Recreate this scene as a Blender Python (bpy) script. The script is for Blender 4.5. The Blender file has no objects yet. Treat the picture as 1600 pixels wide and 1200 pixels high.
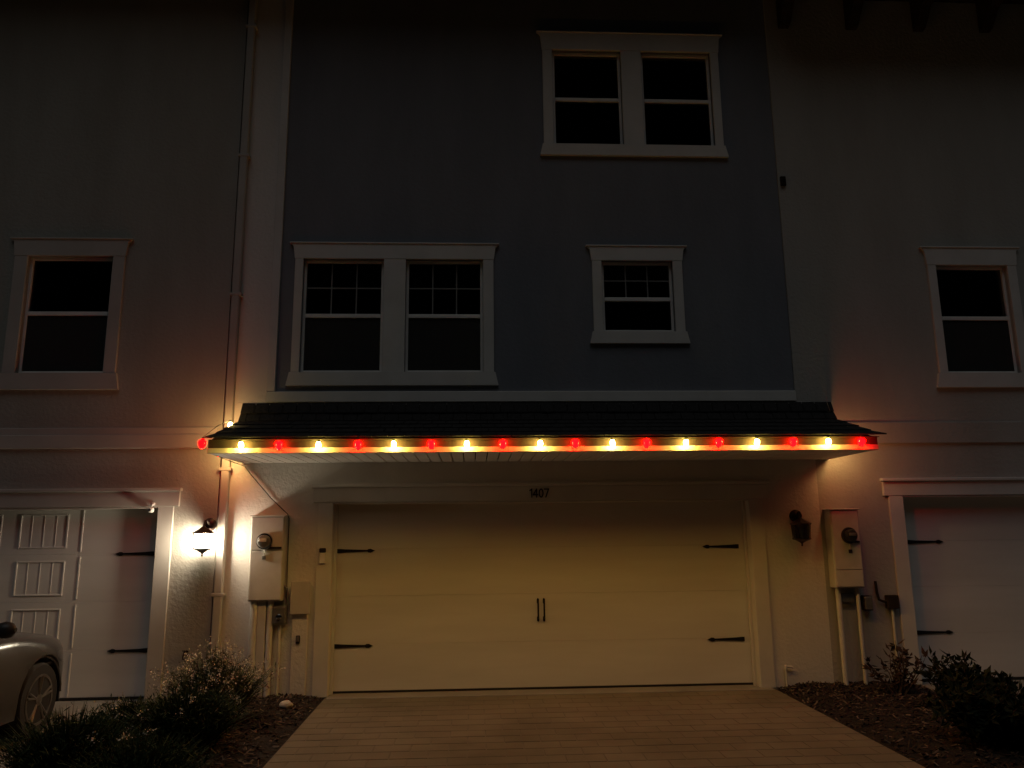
import bpy, bmesh, math, random
from math import sin, cos, pi, radians
from mathutils import Vector, Matrix

random.seed(7)
SC = bpy.context.scene
COL = SC.collection

# ------------------------------------------------------------------ camera
cam_d = bpy.data.cameras.new('camera')
cam = bpy.data.objects.new('camera', cam_d)
COL.objects.link(cam)
SC.camera = cam
cam_d.sensor_fit = 'HORIZONTAL'
cam_d.sensor_width = 36.0
cam_d.lens = 36.0 * 1200.0 / 1600.0
cam_d.clip_start = 0.05
cam_d.clip_end = 600.0
CX, CY, CZ, PITCH, YAW, ROLL = -0.8196, -9.0874, 1.7835, 0.18905, 0.05098, -0.01106
fw = Vector((sin(YAW) * cos(PITCH), cos(YAW) * cos(PITCH), sin(PITCH)))
rt = Vector((cos(YAW), -sin(YAW), 0.0))
up = rt.cross(fw)
rt2 = cos(ROLL) * rt + sin(ROLL) * up
up2 = -sin(ROLL) * rt + cos(ROLL) * up
m = Matrix((rt2, up2, -fw)).transposed().to_4x4()
m.translation = (CX, CY, CZ)
cam.matrix_world = m

# ------------------------------------------------------------------ night sky and moonlight
world = bpy.data.worlds.new('World')
SC.world = world
world.use_nodes = True
wn = world.node_tree
bg = wn.nodes['Background']
sky = wn.nodes.new('ShaderNodeTexSky')
sky.sky_type = 'NISHITA'
sky.sun_disc = False
sky.sun_elevation = radians(68)
sky.sun_rotation = radians(160)
wn.links.new(sky.outputs['Color'], bg.inputs['Color'])
bg.inputs['Strength'].default_value = 0.00012
sun_d = bpy.data.lights.new('moonlight', 'SUN')
sun = bpy.data.objects.new('moonlight', sun_d)
COL.objects.link(sun)
sun_d.energy = 0.25
sun_d.angle = radians(50)
sun_d.color = (0.93, 0.97, 1.0)
sun.rotation_euler = (radians(22), 0, radians(-8))

vs = SC.view_settings
vs.view_transform = 'Standard'
vs.look = 'None'
vs.gamma = 1.0
vs.use_curve_mapping = False
vs.exposure = 0.0
SC.render.engine = 'CYCLES'
cy = SC.cycles
cy.use_denoising = True
cy.max_bounces = 6
cy.diffuse_bounces = 4
cy.glossy_bounces = 3
cy.sample_clamp_indirect = 4.0
cy.caustics_reflective = False
cy.caustics_refractive = False

BULB_L = 200.0      # radiance of one string bulb
LANTERN_L = 150.0    # radiance of the lit wall lantern


# ------------------------------------------------------------------ materials
def node_mat(name):
    mt = bpy.data.materials.new(name)
    mt.use_nodes = True
    nt = mt.node_tree
    return mt, nt, nt.nodes['Principled BSDF']


def pos_noise(nt, scale, detail=4.0, rough=0.6, stretch=None):
    g = nt.nodes.new('ShaderNodeNewGeometry')
    src = g.outputs['Position']
    if stretch:
        mp = nt.nodes.new('ShaderNodeMapping')
        mp.inputs['Scale'].default_value = stretch
        nt.links.new(src, mp.inputs['Vector'])
        src = mp.outputs['Vector']
    n = nt.nodes.new('ShaderNodeTexNoise')
    n.inputs['Scale'].default_value = scale
    n.inputs['Detail'].default_value = detail
    n.inputs['Roughness'].default_value = rough
    nt.links.new(src, n.inputs['Vector'])
    return n


def mat(name, c1, c2=None, scale=3.0, rough=0.7, bump=0.0, bscale=40.0, bdist=0.01, metal=0.0, spec=0.3,
        stretch=None, lo=0.35, hi=0.65):
    mt, nt, p = node_mat(name)
    p.inputs['Roughness'].default_value = rough
    p.inputs['Metallic'].default_value = metal
    p.inputs['Specular IOR Level'].default_value = spec
    if c2 is None:
        c2 = tuple(v * 0.86 for v in c1)
    n = pos_noise(nt, scale, stretch=stretch)
    r = nt.nodes.new('ShaderNodeValToRGB')
    r.color_ramp.elements[0].position = lo
    r.color_ramp.elements[1].position = hi
    r.color_ramp.elements[0].color = (*c2, 1)
    r.color_ramp.elements[1].color = (*c1, 1)
    nt.links.new(n.outputs['Fac'], r.inputs['Fac'])
    nt.links.new(r.outputs['Color'], p.inputs['Base Color'])
    if bump:
        b = nt.nodes.new('ShaderNodeBump')
        b.inputs['Strength'].default_value = bump
        b.inputs['Distance'].default_value = bdist
        n2 = pos_noise(nt, bscale, 5.0, 0.55)
        nt.links.new(n2.outputs['Fac'], b.inputs['Height'])
        nt.links.new(b.outputs['Normal'], p.inputs['Normal'])
    return mt


def emit(name, col, strength):
    mt, nt, p = node_mat(name)
    p.inputs['Base Color'].default_value = (*[min(1, v) for v in col], 1)
    p.inputs['Emission Color'].default_value = (*col, 1)
    p.inputs['Emission Strength'].default_value = strength
    p.inputs['Roughness'].default_value = 0.2
    return mt


M = {}
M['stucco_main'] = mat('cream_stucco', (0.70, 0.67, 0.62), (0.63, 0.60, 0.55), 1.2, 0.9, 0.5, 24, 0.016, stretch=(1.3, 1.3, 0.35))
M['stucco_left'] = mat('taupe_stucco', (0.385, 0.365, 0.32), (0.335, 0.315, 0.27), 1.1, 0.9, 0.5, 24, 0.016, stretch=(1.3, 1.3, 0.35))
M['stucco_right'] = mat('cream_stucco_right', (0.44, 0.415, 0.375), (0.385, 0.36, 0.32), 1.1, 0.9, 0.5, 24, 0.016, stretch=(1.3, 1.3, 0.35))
M['blue'] = mat('slate_blue_paint', (0.21, 0.218, 0.24), (0.178, 0.186, 0.206), 1.1, 0.85, 0.35, 26, 0.014, stretch=(1.3, 1.3, 0.35))
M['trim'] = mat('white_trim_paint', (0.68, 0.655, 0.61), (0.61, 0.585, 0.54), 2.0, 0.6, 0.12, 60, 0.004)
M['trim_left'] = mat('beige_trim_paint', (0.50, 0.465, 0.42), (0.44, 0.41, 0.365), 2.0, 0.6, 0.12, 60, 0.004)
M['door'] = mat('garage_door_paint', (0.76, 0.73, 0.68), (0.68, 0.65, 0.60), 1.4, 0.5, 0.10, 90, 0.003,
                stretch=(0.3, 1, 2))
M['vinyl'] = mat('white_vinyl', (0.84, 0.82, 0.78), None, 3, 0.4)
M['black_iron'] = mat('black_iron', (0.022, 0.02, 0.018), (0.014, 0.012, 0.011), 20, 0.55, 0.2, 120, 0.002, 0.3)
M['shingle'] = mat('charcoal_shingle', (0.036, 0.034, 0.033), (0.022, 0.021, 0.0205), 35, 0.95, 0.6, 220, 0.004, spec=0.1)
M['drip'] = mat('bronze_drip_edge', (0.045, 0.033, 0.024), (0.032, 0.024, 0.018), 8, 0.95, 0.0, spec=0.02)
M['fascia'] = mat('fascia_cream', (0.40, 0.365, 0.29), (0.35, 0.315, 0.25), 3, 0.6)
M['soffit'] = mat('soffit_vinyl', (0.76, 0.73, 0.68), (0.70, 0.67, 0.62), 4, 0.55)
M['box'] = mat('meter_box_paint', (0.58, 0.55, 0.49), (0.50, 0.47, 0.41), 5, 0.45, 0.1, 60, 0.004)
M['pvc'] = mat('pvc_pipe', (0.66, 0.64, 0.58), (0.58, 0.55, 0.48), 6, 0.4)
M['gray_metal'] = mat('gray_metal', (0.30, 0.29, 0.27), (0.22, 0.21, 0.19), 12, 0.4, 0.1, 80, 0.003, 0.7)
M['dark_plastic'] = mat('dark_plastic', (0.03, 0.028, 0.026), None, 10, 0.4)
M['bronze'] = mat('bronze_lantern_metal', (0.045, 0.024, 0.017), (0.028, 0.016, 0.012), 25, 0.4, 0.1, 90, 0.002, 0.6)
M['interior'] = mat('dark_room', (0.02, 0.019, 0.018), None, 2, 0.9)
M['blind'] = mat('blind_fabric', (0.16, 0.15, 0.135), None, 5, 0.8)
M['muntin'] = mat('muntin_bar', (0.24, 0.235, 0.22), None, 5, 0.5)
M['paver'] = mat('brick_paver', (0.19, 0.16, 0.105), (0.125, 0.104, 0.066), 0.8, 0.85, 0.35, 45, 0.006)
M['paver_b'] = mat('brick_paver_dark', (0.18, 0.15, 0.098), (0.118, 0.098, 0.062), 0.8, 0.85, 0.35, 45, 0.006)
M['joint'] = mat('sand_joint', (0.16, 0.134, 0.097), (0.12, 0.10, 0.07), 9, 0.95, 0.4, 60, 0.006)
M['concrete'] = mat('concrete', (0.27, 0.25, 0.21), (0.21, 0.19, 0.16), 1.5, 0.9, 0.4, 50, 0.006)
M['asphalt'] = mat('asphalt', (0.05, 0.05, 0.05), (0.035, 0.035, 0.035), 6, 0.95, 0.5, 120, 0.006)
M['soil'] = mat('bed_soil', (0.018, 0.0125, 0.009), (0.011, 0.008, 0.006), 7, 0.95, 0.8, 30, 0.03)
M['lawn'] = mat('dark_lawn', (0.04, 0.055, 0.022), (0.025, 0.035, 0.015), 5, 0.95, 0.8, 50, 0.03)
M['chip_a'] = mat('mulch_chip_brown', (0.036, 0.023, 0.015), (0.02, 0.012, 0.008), 30, 0.8)
M['chip_b'] = mat('mulch_chip_pale', (0.15, 0.11, 0.08), (0.08, 0.055, 0.035), 30, 0.8)
M['grass_blade'] = mat('shrub_green', (0.045, 0.06, 0.023), (0.022, 0.034, 0.012), 6, 0.8, spec=0.1)
M['grass_pale'] = mat('pale_grass_blade', (0.12, 0.125, 0.07), (0.06, 0.07, 0.035), 6, 0.8, spec=0.1)
M['plume'] = mat('pale_plume', (0.62, 0.57, 0.46), (0.50, 0.44, 0.33), 20, 0.8)
M['leaf'] = mat('shrub_leaf', (0.022, 0.028, 0.012), (0.012, 0.014, 0.007), 9, 0.8, spec=0.1)
M['leaf_red'] = mat('shrub_leaf_bronze', (0.06, 0.035, 0.022), (0.03, 0.02, 0.012), 9, 0.7, spec=0.15)
M['twig'] = mat('shrub_twig', (0.09, 0.06, 0.04), None, 9, 0.9)
M['stone'] = mat('pale_stone', (0.55, 0.52, 0.45), (0.40, 0.37, 0.31), 14, 0.85, 0.5, 40, 0.01)
M['paint'] = mat('gray_car_paint', (0.11, 0.115, 0.12), (0.10, 0.105, 0.11), 3, 0.2, metal=0.55, spec=0.5)
M['tyre'] = mat('tyre_rubber', (0.022, 0.022, 0.022), None, 8, 0.8)
M['rim'] = mat('alloy_rim', (0.20, 0.195, 0.185), None, 6, 0.4, metal=0.8)
M['chrome'] = mat('chrome', (0.6, 0.6, 0.58), None, 6, 0.15, metal=1.0)
M['carglass'] = mat('car_glass', (0.012, 0.013, 0.014), None, 4, 0.06, spec=0.6)
M['tail'] = mat('tail_lens', (0.22, 0.01, 0.01), None, 5, 0.15, spec=0.5)
M['lens'] = mat('headlamp_lens', (0.30, 0.30, 0.29), None, 5, 0.1, spec=0.6)
M['yellow_bulb'] = emit('yellow_bulb', (1.0, 0.72, 0.14), BULB_L * 1.65)
M['yellow_dim'] = emit('yellow_bulb_dim', (1.0, 0.66, 0.22), BULB_L * 0.8)
M['red_bulb'] = emit('red_bulb', (1.0, 0.0001, 0.0002), BULB_L * 0.50)
M['red_dim'] = emit('red_bulb_dim', (1.0, 0.0001, 0.0002), BULB_L * 0.34)
M['lamp_glow'] = emit('lantern_glow', (1.0, 0.86, 0.64), LANTERN_L)
M['cord'] = mat('dark_green_cord', (0.015, 0.022, 0.014), None, 10, 0.5)


def glass_mat(name, tint, refl):
    mt = bpy.data.materials.new(name)
    mt.use_nodes = True
    nt = mt.node_tree
    out = nt.nodes['Material Output']
    nt.nodes.remove(nt.nodes['Principled BSDF'])
    t = nt.nodes.new('ShaderNodeBsdfTransparent')
    t.inputs['Color'].default_value = (*tint, 1)
    g = nt.nodes.new('ShaderNodeBsdfGlossy')
    g.inputs['Roughness'].default_value = 0.05
    fr = nt.nodes.new('ShaderNodeFresnel')
    fr.inputs['IOR'].default_value = refl
    n = pos_noise(nt, 1.3, 2.0)
    b = nt.nodes.new('ShaderNodeBump')
    b.inputs['Strength'].default_value = 0.05
    b.inputs['Distance'].default_value = 0.01
    nt.links.new(n.outputs['Fac'], b.inputs['Height'])
    nt.links.new(b.outputs['Normal'], g.inputs['Normal'])
    mx = nt.nodes.new('ShaderNodeMixShader')
    nt.links.new(fr.outputs['Fac'], mx.inputs['Fac'])
    nt.links.new(t.outputs[0], mx.inputs[1])
    nt.links.new(g.outputs[0], mx.inputs[2])
    nt.links.new(mx.outputs[0], out.inputs['Surface'])
    return mt


M['glass'] = glass_mat('window_glass', (0.82, 0.84, 0.83), 1.5)
M['clear_glass'] = glass_mat('lantern_glass', (0.22, 0.21, 0.2), 1.4)


def screen_mat():
    mt = bpy.data.materials.new('insect_screen')
    mt.use_nodes = True
    nt = mt.node_tree
    out = nt.nodes['Material Output']
    p = nt.nodes['Principled BSDF']
    p.inputs['Base Color'].default_value = (0.035, 0.033, 0.03, 1)
    p.inputs['Roughness'].default_value = 0.8
    t = nt.nodes.new('ShaderNodeBsdfTransparent')
    mx = nt.nodes.new('ShaderNodeMixShader')
    mx.inputs['Fac'].default_value = 0.55
    nt.links.new(t.outputs[0], mx.inputs[1])
    nt.links.new(p.outputs[0], mx.inputs[2])
    nt.links.new(mx.outputs[0], out.inputs['Surface'])
    return mt


M['screen'] = screen_mat()


# ------------------------------------------------------------------ mesh helpers
class MB:
    """collects geometry in world coordinates and links it as ONE mesh object"""

    def __init__(self):
        self.v = []
        self.f = []

    def add(self, vs_, fs_):
        o = len(self.v)
        self.v += [tuple(p) for p in vs_]
        self.f += [tuple(i + o for i in f) for f in fs_]
        return self

    def box(self, x0, x1, y0, y1, z0, z1):
        return self.add([(x0, y0, z0), (x1, y0, z0), (x1, y1, z0), (x0, y1, z0),
                         (x0, y0, z1), (x1, y0, z1), (x1, y1, z1), (x0, y1, z1)],
                        [(0, 3, 2, 1), (4, 5, 6, 7), (0, 1, 5, 4), (1, 2, 6, 5), (2, 3, 7, 6), (3, 0, 4, 7)])

    def bbox(self, x0, x1, y0, y1, z0, z1, b=0.006):
        """box with its edges chamfered"""
        bm = bmesh.new()
        bmesh.ops.create_cube(bm, size=1.0)
        for vt in bm.verts:
            vt.co = ((x0 + x1) / 2 + vt.co.x * (x1 - x0), (y0 + y1) / 2 + vt.co.y * (y1 - y0),
                     (z0 + z1) / 2 + vt.co.z * (z1 - z0))
        b = min(b, 0.45 * min(x1 - x0, y1 - y0, z1 - z0))
        bmesh.ops.bevel(bm, geom=bm.edges[:], offset=b, segments=1, affect='EDGES')
        bm.verts.index_update()
        self.add([v.co[:] for v in bm.verts], [[v.index for v in f.verts] for f in bm.faces])
        bm.free()
        return self

    def prism_xz(self, pts, y0, y1):
        """polygon in x,z (counter-clockwise from the front) pushed from y0 (front) to y1"""
        n = len(pts)
        vv = [(x, y0, z) for x, z in pts] + [(x, y1, z) for x, z in pts]
        ff = [tuple(range(n)), tuple(range(2 * n - 1, n - 1, -1))]
        ff += [(i, i + n, (i + 1) % n + n, (i + 1) % n) for i in range(n)]
        return self.add(vv, ff)

    def prism_yz(self, pts, x0, x1):
        n = len(pts)
        vv = [(x0, y, z) for y, z in pts] + [(x1, y, z) for y, z in pts]
        ff = [tuple(range(n)), tuple(range(2 * n - 1, n - 1, -1))]
        ff += [(i, i + n, (i + 1) % n + n, (i + 1) % n) for i in range(n)]
        return self.add(vv, ff)

    def tube(self, pts, r, seg=10, caps=True):
        pts = [Vector(p) for p in pts]
        rr = r if isinstance(r, (list, tuple)) else [r] * len(pts)
        vv, ff = [], []
        prev = None
        for i, p in enumerate(pts):
            d = (pts[min(i + 1, len(pts) - 1)] - pts[max(i - 1, 0)]).normalized()
            if prev is None:
                a = d.orthogonal().normalized()
            else:
                a = (prev - d * prev.dot(d))
                a = a.normalized() if a.length > 1e-6 else d.orthogonal().normalized()
            prev = a
            b = d.cross(a)
            for k in range(seg):
                t = 2 * pi * k / seg
                vv.append(p + (a * cos(t) + b * sin(t)) * rr[i])
        for i in range(len(pts) - 1):
            for k in range(seg):
                ff.append((i * seg + k, i * seg + (k + 1) % seg, (i + 1) * seg + (k + 1) % seg, (i + 1) * seg + k))
        if caps:
            ff.append(tuple(range(seg - 1, -1, -1)))
            ff.append(tuple((len(pts) - 1) * seg + k for k in range(seg)))
        return self.add(vv, ff)

    def lathe(self, prof, c, seg=16, axis='z', phase=0.0):
        """profile of (radius, height) turned round an axis through c"""
        c = Vector(c)
        vv, ff = [], []
        for r, h in prof:
            for k in range(seg):
                t = 2 * pi * k / seg + phase
                if axis == 'z':
                    vv.append(c + Vector((r * cos(t), r * sin(t), h)))
                elif axis == 'y':      # h grows towards the viewer (-y)
                    vv.append(c + Vector((r * cos(t), -h, r * sin(t))))
                else:
                    vv.append(c + Vector((h, r * cos(t), r * sin(t))))
        n = len(prof)
        for i in range(n - 1):
            for k in range(seg):
                ff.append((i * seg + k, i * seg + (k + 1) % seg, (i + 1) * seg + (k + 1) % seg, (i + 1) * seg + k))
        ff.append(tuple(range(seg - 1, -1, -1)))
        ff.append(tuple((n - 1) * seg + k for k in range(seg)))
        return self.add(vv, ff)

    def build(self, name, material, parent=None, smooth=False, origin=None):
        o = origin if origin is not None else (root_of(parent) if parent else Vector((0, 0, 0)))
        me = bpy.data.meshes.new(name)
        me.from_pydata([(x - o[0], y - o[1], z - o[2]) for x, y, z in self.v], [], self.f)
        bm = bmesh.new()
        bm.from_mesh(me)
        bmesh.ops.recalc_face_normals(bm, faces=bm.faces[:])
        bm.to_mesh(me)
        bm.free()
        me.materials.append(M[material])
        if smooth:
            for p in me.polygons:
                p.use_smooth = True
            try:
                me.set_sharp_from_angle(angle=radians(40))
            except Exception:
                pass
        me.update()
        ob = bpy.data.objects.new(name, me)
        COL.objects.link(ob)
        if parent:
            ob.parent = parent
        elif origin is not None:
            ob.location = origin
        return ob


def root_of(o):
    while o.parent:
        o = o.parent
    return o.location.copy()


def tag(o, label=None, cat=None, group=None, kind=None):
    if label: o['label'] = label
    if cat: o['category'] = cat
    if group: o['group'] = group
    if kind: o['kind'] = kind
    return o


def thing(name, label, cat, loc, group=None):
    o = bpy.data.objects.new(name, None)
    o.empty_display_size = 0.2
    COL.objects.link(o)
    o.location = loc
    return tag(o, label, cat, group)


def piece(name, me, parent, loc):
    """another piece sharing mesh data; loc in world coordinates"""
    ob = bpy.data.objects.new(name, me)
    COL.objects.link(ob)
    ob.parent = parent
    ob.location = Vector(loc) - root_of(parent)
    return ob


def wall_holes(x0, x1, z0, z1, yf, yb, holes):
    """wall slab with rectangular openings; returns an MB with reveals"""
    mb = MB()
    xs = sorted({x0, x1, *[h[0] for h in holes], *[h[1] for h in holes]})
    zs = sorted({z0, z1, *[h[2] for h in holes], *[h[3] for h in holes]})

    def solid(i, j):
        if i < 0 or j < 0 or i >= len(xs) - 1 or j >= len(zs) - 1:
            return False
        cx, cz = (xs[i] + xs[i + 1]) / 2, (zs[j] + zs[j + 1]) / 2
        return not any(h[0] < cx < h[1] and h[2] < cz < h[3] for h in holes)

    for i in range(len(xs) - 1):
        for j in range(len(zs) - 1):
            if not solid(i, j):
                continue
            a, b, c, d = xs[i], xs[i + 1], zs[j], zs[j + 1]
            mb.add([(a, yf, c), (b, yf, c), (b, yf, d), (a, yf, d)], [(0, 1, 2, 3)])
            mb.add([(a, yb, c), (b, yb, c), (b, yb, d), (a, yb, d)], [(3, 2, 1, 0)])
            if not solid(i - 1, j): mb.add([(a, yf, c), (a, yf, d), (a, yb, d), (a, yb, c)], [(0, 1, 2, 3)])
            if not solid(i + 1, j): mb.add([(b, yf, c), (b, yb, c), (b, yb, d), (b, yf, d)], [(0, 1, 2, 3)])
            if not solid(i, j - 1): mb.add([(a, yf, c), (a, yb, c), (b, yb, c), (b, yf, c)], [(0, 1, 2, 3)])
            if not solid(i, j + 1): mb.add([(a, yf, d), (b, yf, d), (b, yb, d), (a, yb, d)], [(0, 1, 2, 3)])
    return mb


# ------------------------------------------------------------------ ground, driveways, beds
g = MB().add([(-150, -250, -0.03), (150, -250, -0.03), (150, 60, -0.03), (-150, 60, -0.03)], [(0, 1, 2, 3)])
tag(g.build('ground', 'lawn'), kind='structure')
tag(MB().box(-150, 150, -40, -12.0, -0.10, -0.012).build('road', 'asphalt'), kind='structure')
tag(MB().bbox(-11, -3.98, -11.9, 0.20, -0.2, -0.004, 0.01).build('neighbour_driveway', 'concrete'), kind='structure')
tag(MB().bbox(4.30, 11, -11.9, 0.20, -0.2, -0.004, 0.01).build('side_driveway', 'concrete'), kind='structure')

DX0, DX1 = -2.46, 2.58
drive = MB().box(DX0, DX1, -11.9, 0.22, -0.25, -0.003).build('driveway', 'joint')
tag(drive, kind='structure')
apron = MB().bbox(DX0 + 0.02, DX1 - 0.02, -0.125, 0.21, -0.014, 0.006, 0.005).build('garage_apron', 'concrete', drive)
PW, PD = 0.315, 0.21
ncol = 16
rows_near = 17
pav_me = []
for kind_ in ('paver', 'paver_b'):
    for v_ in range(3):
        mb = MB()
        rnd = random.Random(v_ + 10)
        w, d = PW - 0.005, PD - 0.005
        x0, x1, y0, y1 = -w / 2, w / 2, -d / 2, d / 2
        b = 0.003
        j = [rnd.uniform(-0.002, 0.002) for _ in range(8)]
        mb.add([(x0 + j[0], y0, -0.02), (x1 + j[1], y0, -0.02), (x1 + j[2], y1, -0.02), (x0 + j[3], y1, -0.02),
                (x0 + b, y0 + b, 0), (x1 - b, y0 + b, 0), (x1 - b, y1 - b, 0), (x0 + b, y1 - b, 0)],
               [(4, 5, 6, 7), (0, 1, 5, 4), (1, 2, 6, 5), (2, 3, 7, 6), (3, 0, 4, 7)])
        o_ = mb.build('paver', kind_)
        pav_me.append(o_.data)
        bpy.data.objects.remove(o_)
far = MB()
cnt = 0
r = 0
y = -0.135 - PD / 2
while y > -11.8:
    x = DX0 + 0.01 + PW / 2 - (PW / 2 if r % 2 else 0)
    while x < DX1 + PW * 0.5:
        xa, xb = max(x - PW / 2 + 0.0025, DX0 + 0.004), min(x + PW / 2 - 0.0025, DX1 - 0.004)
        if xb - xa > 0.05:
            z = random.uniform(-0.0008, 0.0008)
            full = abs((xb - xa) - (PW - 0.005)) < 1e-4
            if r < rows_near and cnt < 299:
                me = random.choice(pav_me)
                o_ = piece('paver', me, drive, ((xa + xb) / 2, y, z))
                if not full:
                    o_.scale.x = (xb - xa) / (PW - 0.005)
                o_.rotation_euler = (random.uniform(-.0015, .0015), random.uniform(-.0015, .0015), random.uniform(-.004, .004))
                cnt += 1
            else:
                ya, yb = y - PD / 2 + 0.005, y + PD / 2 - 0.005
                b = 0.006
                far.add([(xa, ya, -.02), (xb, ya, -.02), (xb, yb, -.02), (xa, yb, -.02),
                         (xa + b, ya + b, z), (xb - b, ya + b, z), (xb - b, yb - b, z), (xa + b, yb - b, z)],
                        [(4, 5, 6, 7), (0, 1, 5, 4), (1, 2, 6, 5), (2, 3, 7, 6), (3, 0, 4, 7)])
        x += PW
    y -= PD
    r += 1
tag(far.build('paver_field', 'paver', drive), kind='stuff')


def bed(name, x0, x1, y0, y1, seed, nchips):
    rnd = random.Random(seed)
    mb = MB()
    nx, ny = 14, 40
    for j in range(ny + 1):
        for i in range(nx + 1):
            fx, fy = i / nx, j / ny
            e = min(fx, 1 - fx) * 2
            mb.v.append((x0 + (x1 - x0) * fx, y0 + (y1 - y0) * fy,
                         -0.018 + 0.045 * min(1, e * 2.5) + (rnd.uniform(-.012, .012) if 0 < i < nx else 0)))
    for j in range(ny):
        for i in range(nx):
            a = j * (nx + 1) + i
            mb.f.append((a, a + 1, a + nx + 2, a + nx + 1))
    o = mb.build(name, 'soil', smooth=True)
    tag(o, kind='structure')
    for k, mt in enumerate(('chip_a', 'chip_b')):
        cb = MB()
        for _ in range(nchips if k == 0 else nchips // 4):
            cx, cy_ = rnd.uniform(x0 + .03, x1 - .03), y1 - (y1 - y0) * rnd.random() ** 1.5
            e = min(cx - x0, x1 - cx) / (x1 - x0) * 2
            cz = -0.018 + 0.045 * min(1, e * 2.5) + rnd.uniform(0.0, 0.02)
            l, w, t = rnd.uniform(.015, .045), rnd.uniform(.006, .016), rnd.uniform(.003, .007)
            R = Matrix.Rotation(rnd.uniform(0, 2 * pi), 3, 'Z') @ Matrix.Rotation(rnd.uniform(-.6, .6), 3, 'Y') @ Matrix.Rotation(rnd.uniform(-.5, .5), 3, 'X')
            pts = [R @ Vector(p) + Vector((cx, cy_, cz)) for p in
                   ((-l, -w, 0), (l, -w * .6, 0), (l * .8, w, 0), (-l * .9, w * .7, 0), (-l * .8, 0, t), (l * .8, 0, t))]
            cb.add(pts, [(0, 1, 5, 4), (1, 2, 5), (2, 3, 4, 5), (3, 0, 4)])
        tag(cb.build('mulch_chips', mt, o), kind='stuff')
    return o


bed('planting_bed_left', -3.97, DX0 - 0.005, -7.0, -0.045, 3, 3200)
bed('planting_bed_right', DX1 + 0.005, 4.29, -7.0, -0.005, 4, 3200)

# ------------------------------------------------------------------ houses
ZT = 9.29          # top of the walls, above the picture
main = thing('townhouse', 'slate blue middle townhouse with wide white garage door and lit shingled canopy', 'house', (0, 0, 0),
             'row of attached townhouses')
lefth = thing('townhouse', 'taupe stucco townhouse on the left behind the parked car', 'house', (-7.5, 0, 0),
              'row of attached townhouses')
righth = thing('townhouse', 'cream stucco townhouse on the right with bracketed eave at the top', 'house', (7.5, 0, 0),
               'row of attached townhouses')

YL = -0.04         # the left house stands slightly proud


def window(parent, cas, opens, rail_z, yw, trim='trim', grid=False, blind=0.0, screen=True, glow=None):
    """casing outer box (x0,x1,z0,z1); sash openings [(x0,x1)], z limits inside"""
    X0, X1, Z0, Z1, zi0, zi1 = cas
    yf = yw - 0.035
    # casing: head with flared ears, sides, sill board flaring at the bottom
    hd = MB().prism_xz([(X0 + .055, zi1), (X1 - .055, zi1), (X1 - .035, Z1 - .035), (X1, Z1), (X0, Z1), (X0 + .035, Z1 - .035)], yf, yw + 0.01)
    c = hd.build('window_casing', trim, parent)
    MB().prism_xz([(X0 + .01, Z0), (X1 - .01, Z0), (X1 - .045, zi0), (X0 + .045, zi0)], yf - .006, yw + 0.01).build('sill_board', trim, c)
    inner = [o for o in opens]
    edges = [(X0 + .06, inner[0][0])]
    for a, b in zip(inner[:-1], inner[1:]):
        edges.append((a[1], b[0]))
    edges.append((inner[-1][1], X1 - .06))
    for i, (a, b) in enumerate(edges):
        MB().bbox(a, b, yf + .003, yw + 0.01, zi0 + .0005, zi1 - .0005, .004).build('side_casing' if i in (0, len(edges) - 1) else 'mullion', trim, c)
    MB().bbox(X0 - .012, X1 + .012, yf - .012, yw + .008, Z1 + .0005, Z1 + .018, .004).build('drip_cap', trim, c)
    for (a, b) in opens:
        fr = MB()
        t = .035
        y0, y1 = yw + .035, yw + .085
        fr.bbox(a, a + t, y0, y1, zi0, zi1, .005).bbox(b - t, b, y0, y1, zi0, zi1, .005)
        fr.bbox(a + t, b - t, y0 + .002, y1, zi1 - t, zi1, .005).bbox(a + t, b - t, y0 + .002, y1, zi0, zi0 + t, .005)
        w = fr.build('window', 'vinyl', parent)
        MB().bbox(a + t, b - t, y0 - .006, y1 + .01, rail_z - .025, rail_z + .025, .005).build('meeting_rail', 'vinyl', w)
        MB().box(a + t, b - t, y0 + .03, y0 + .036, rail_z + .025, zi1 - t).build('pane', 'glass', w)
        MB().box(a + t, b - t, y0 + .018, y0 + .024, zi0 + t, rail_z - .025).build('pane', 'glass', w)
        if screen:
            MB().box(a + t, b - t, y0 + .010, y0 + .012, zi0 + t, rail_z - .025).build('insect_screen', 'screen', w)
        if grid:
            for k in (1, 2):
                xx = a + t + (b - a - 2 * t) * k / 3
                MB().box(xx - .008, xx + .008, y0 + .021, y0 + .0285, rail_z + .025, zi1 - t).build('muntin', 'muntin', w)
            zz = rail_z + .02 + (zi1 - t - rail_z) * .5
            MB().box(a + t, b - t, y0 + .022, y0 + .0290, zz - .008, zz + .008).build('muntin', 'muntin', w)
        if blind:
            zb = zi1 - t - (zi1 - zi0) * blind
            bl = MB()
            z = zi1 - t
            while z > zb:
                bl.add([(a + t, y0 + .075, z), (b - t, y0 + .075, z), (b - t, y0 + .095, z - .022), (a + t, y0 + .095, z - .022)], [(0, 1, 2, 3)])
                z -= .02
            bl.box(a + t, b - t, y0 + .07, y0 + .10, zb - .025, zb - .003)
            bl.build('blind', 'blind', w)


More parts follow.
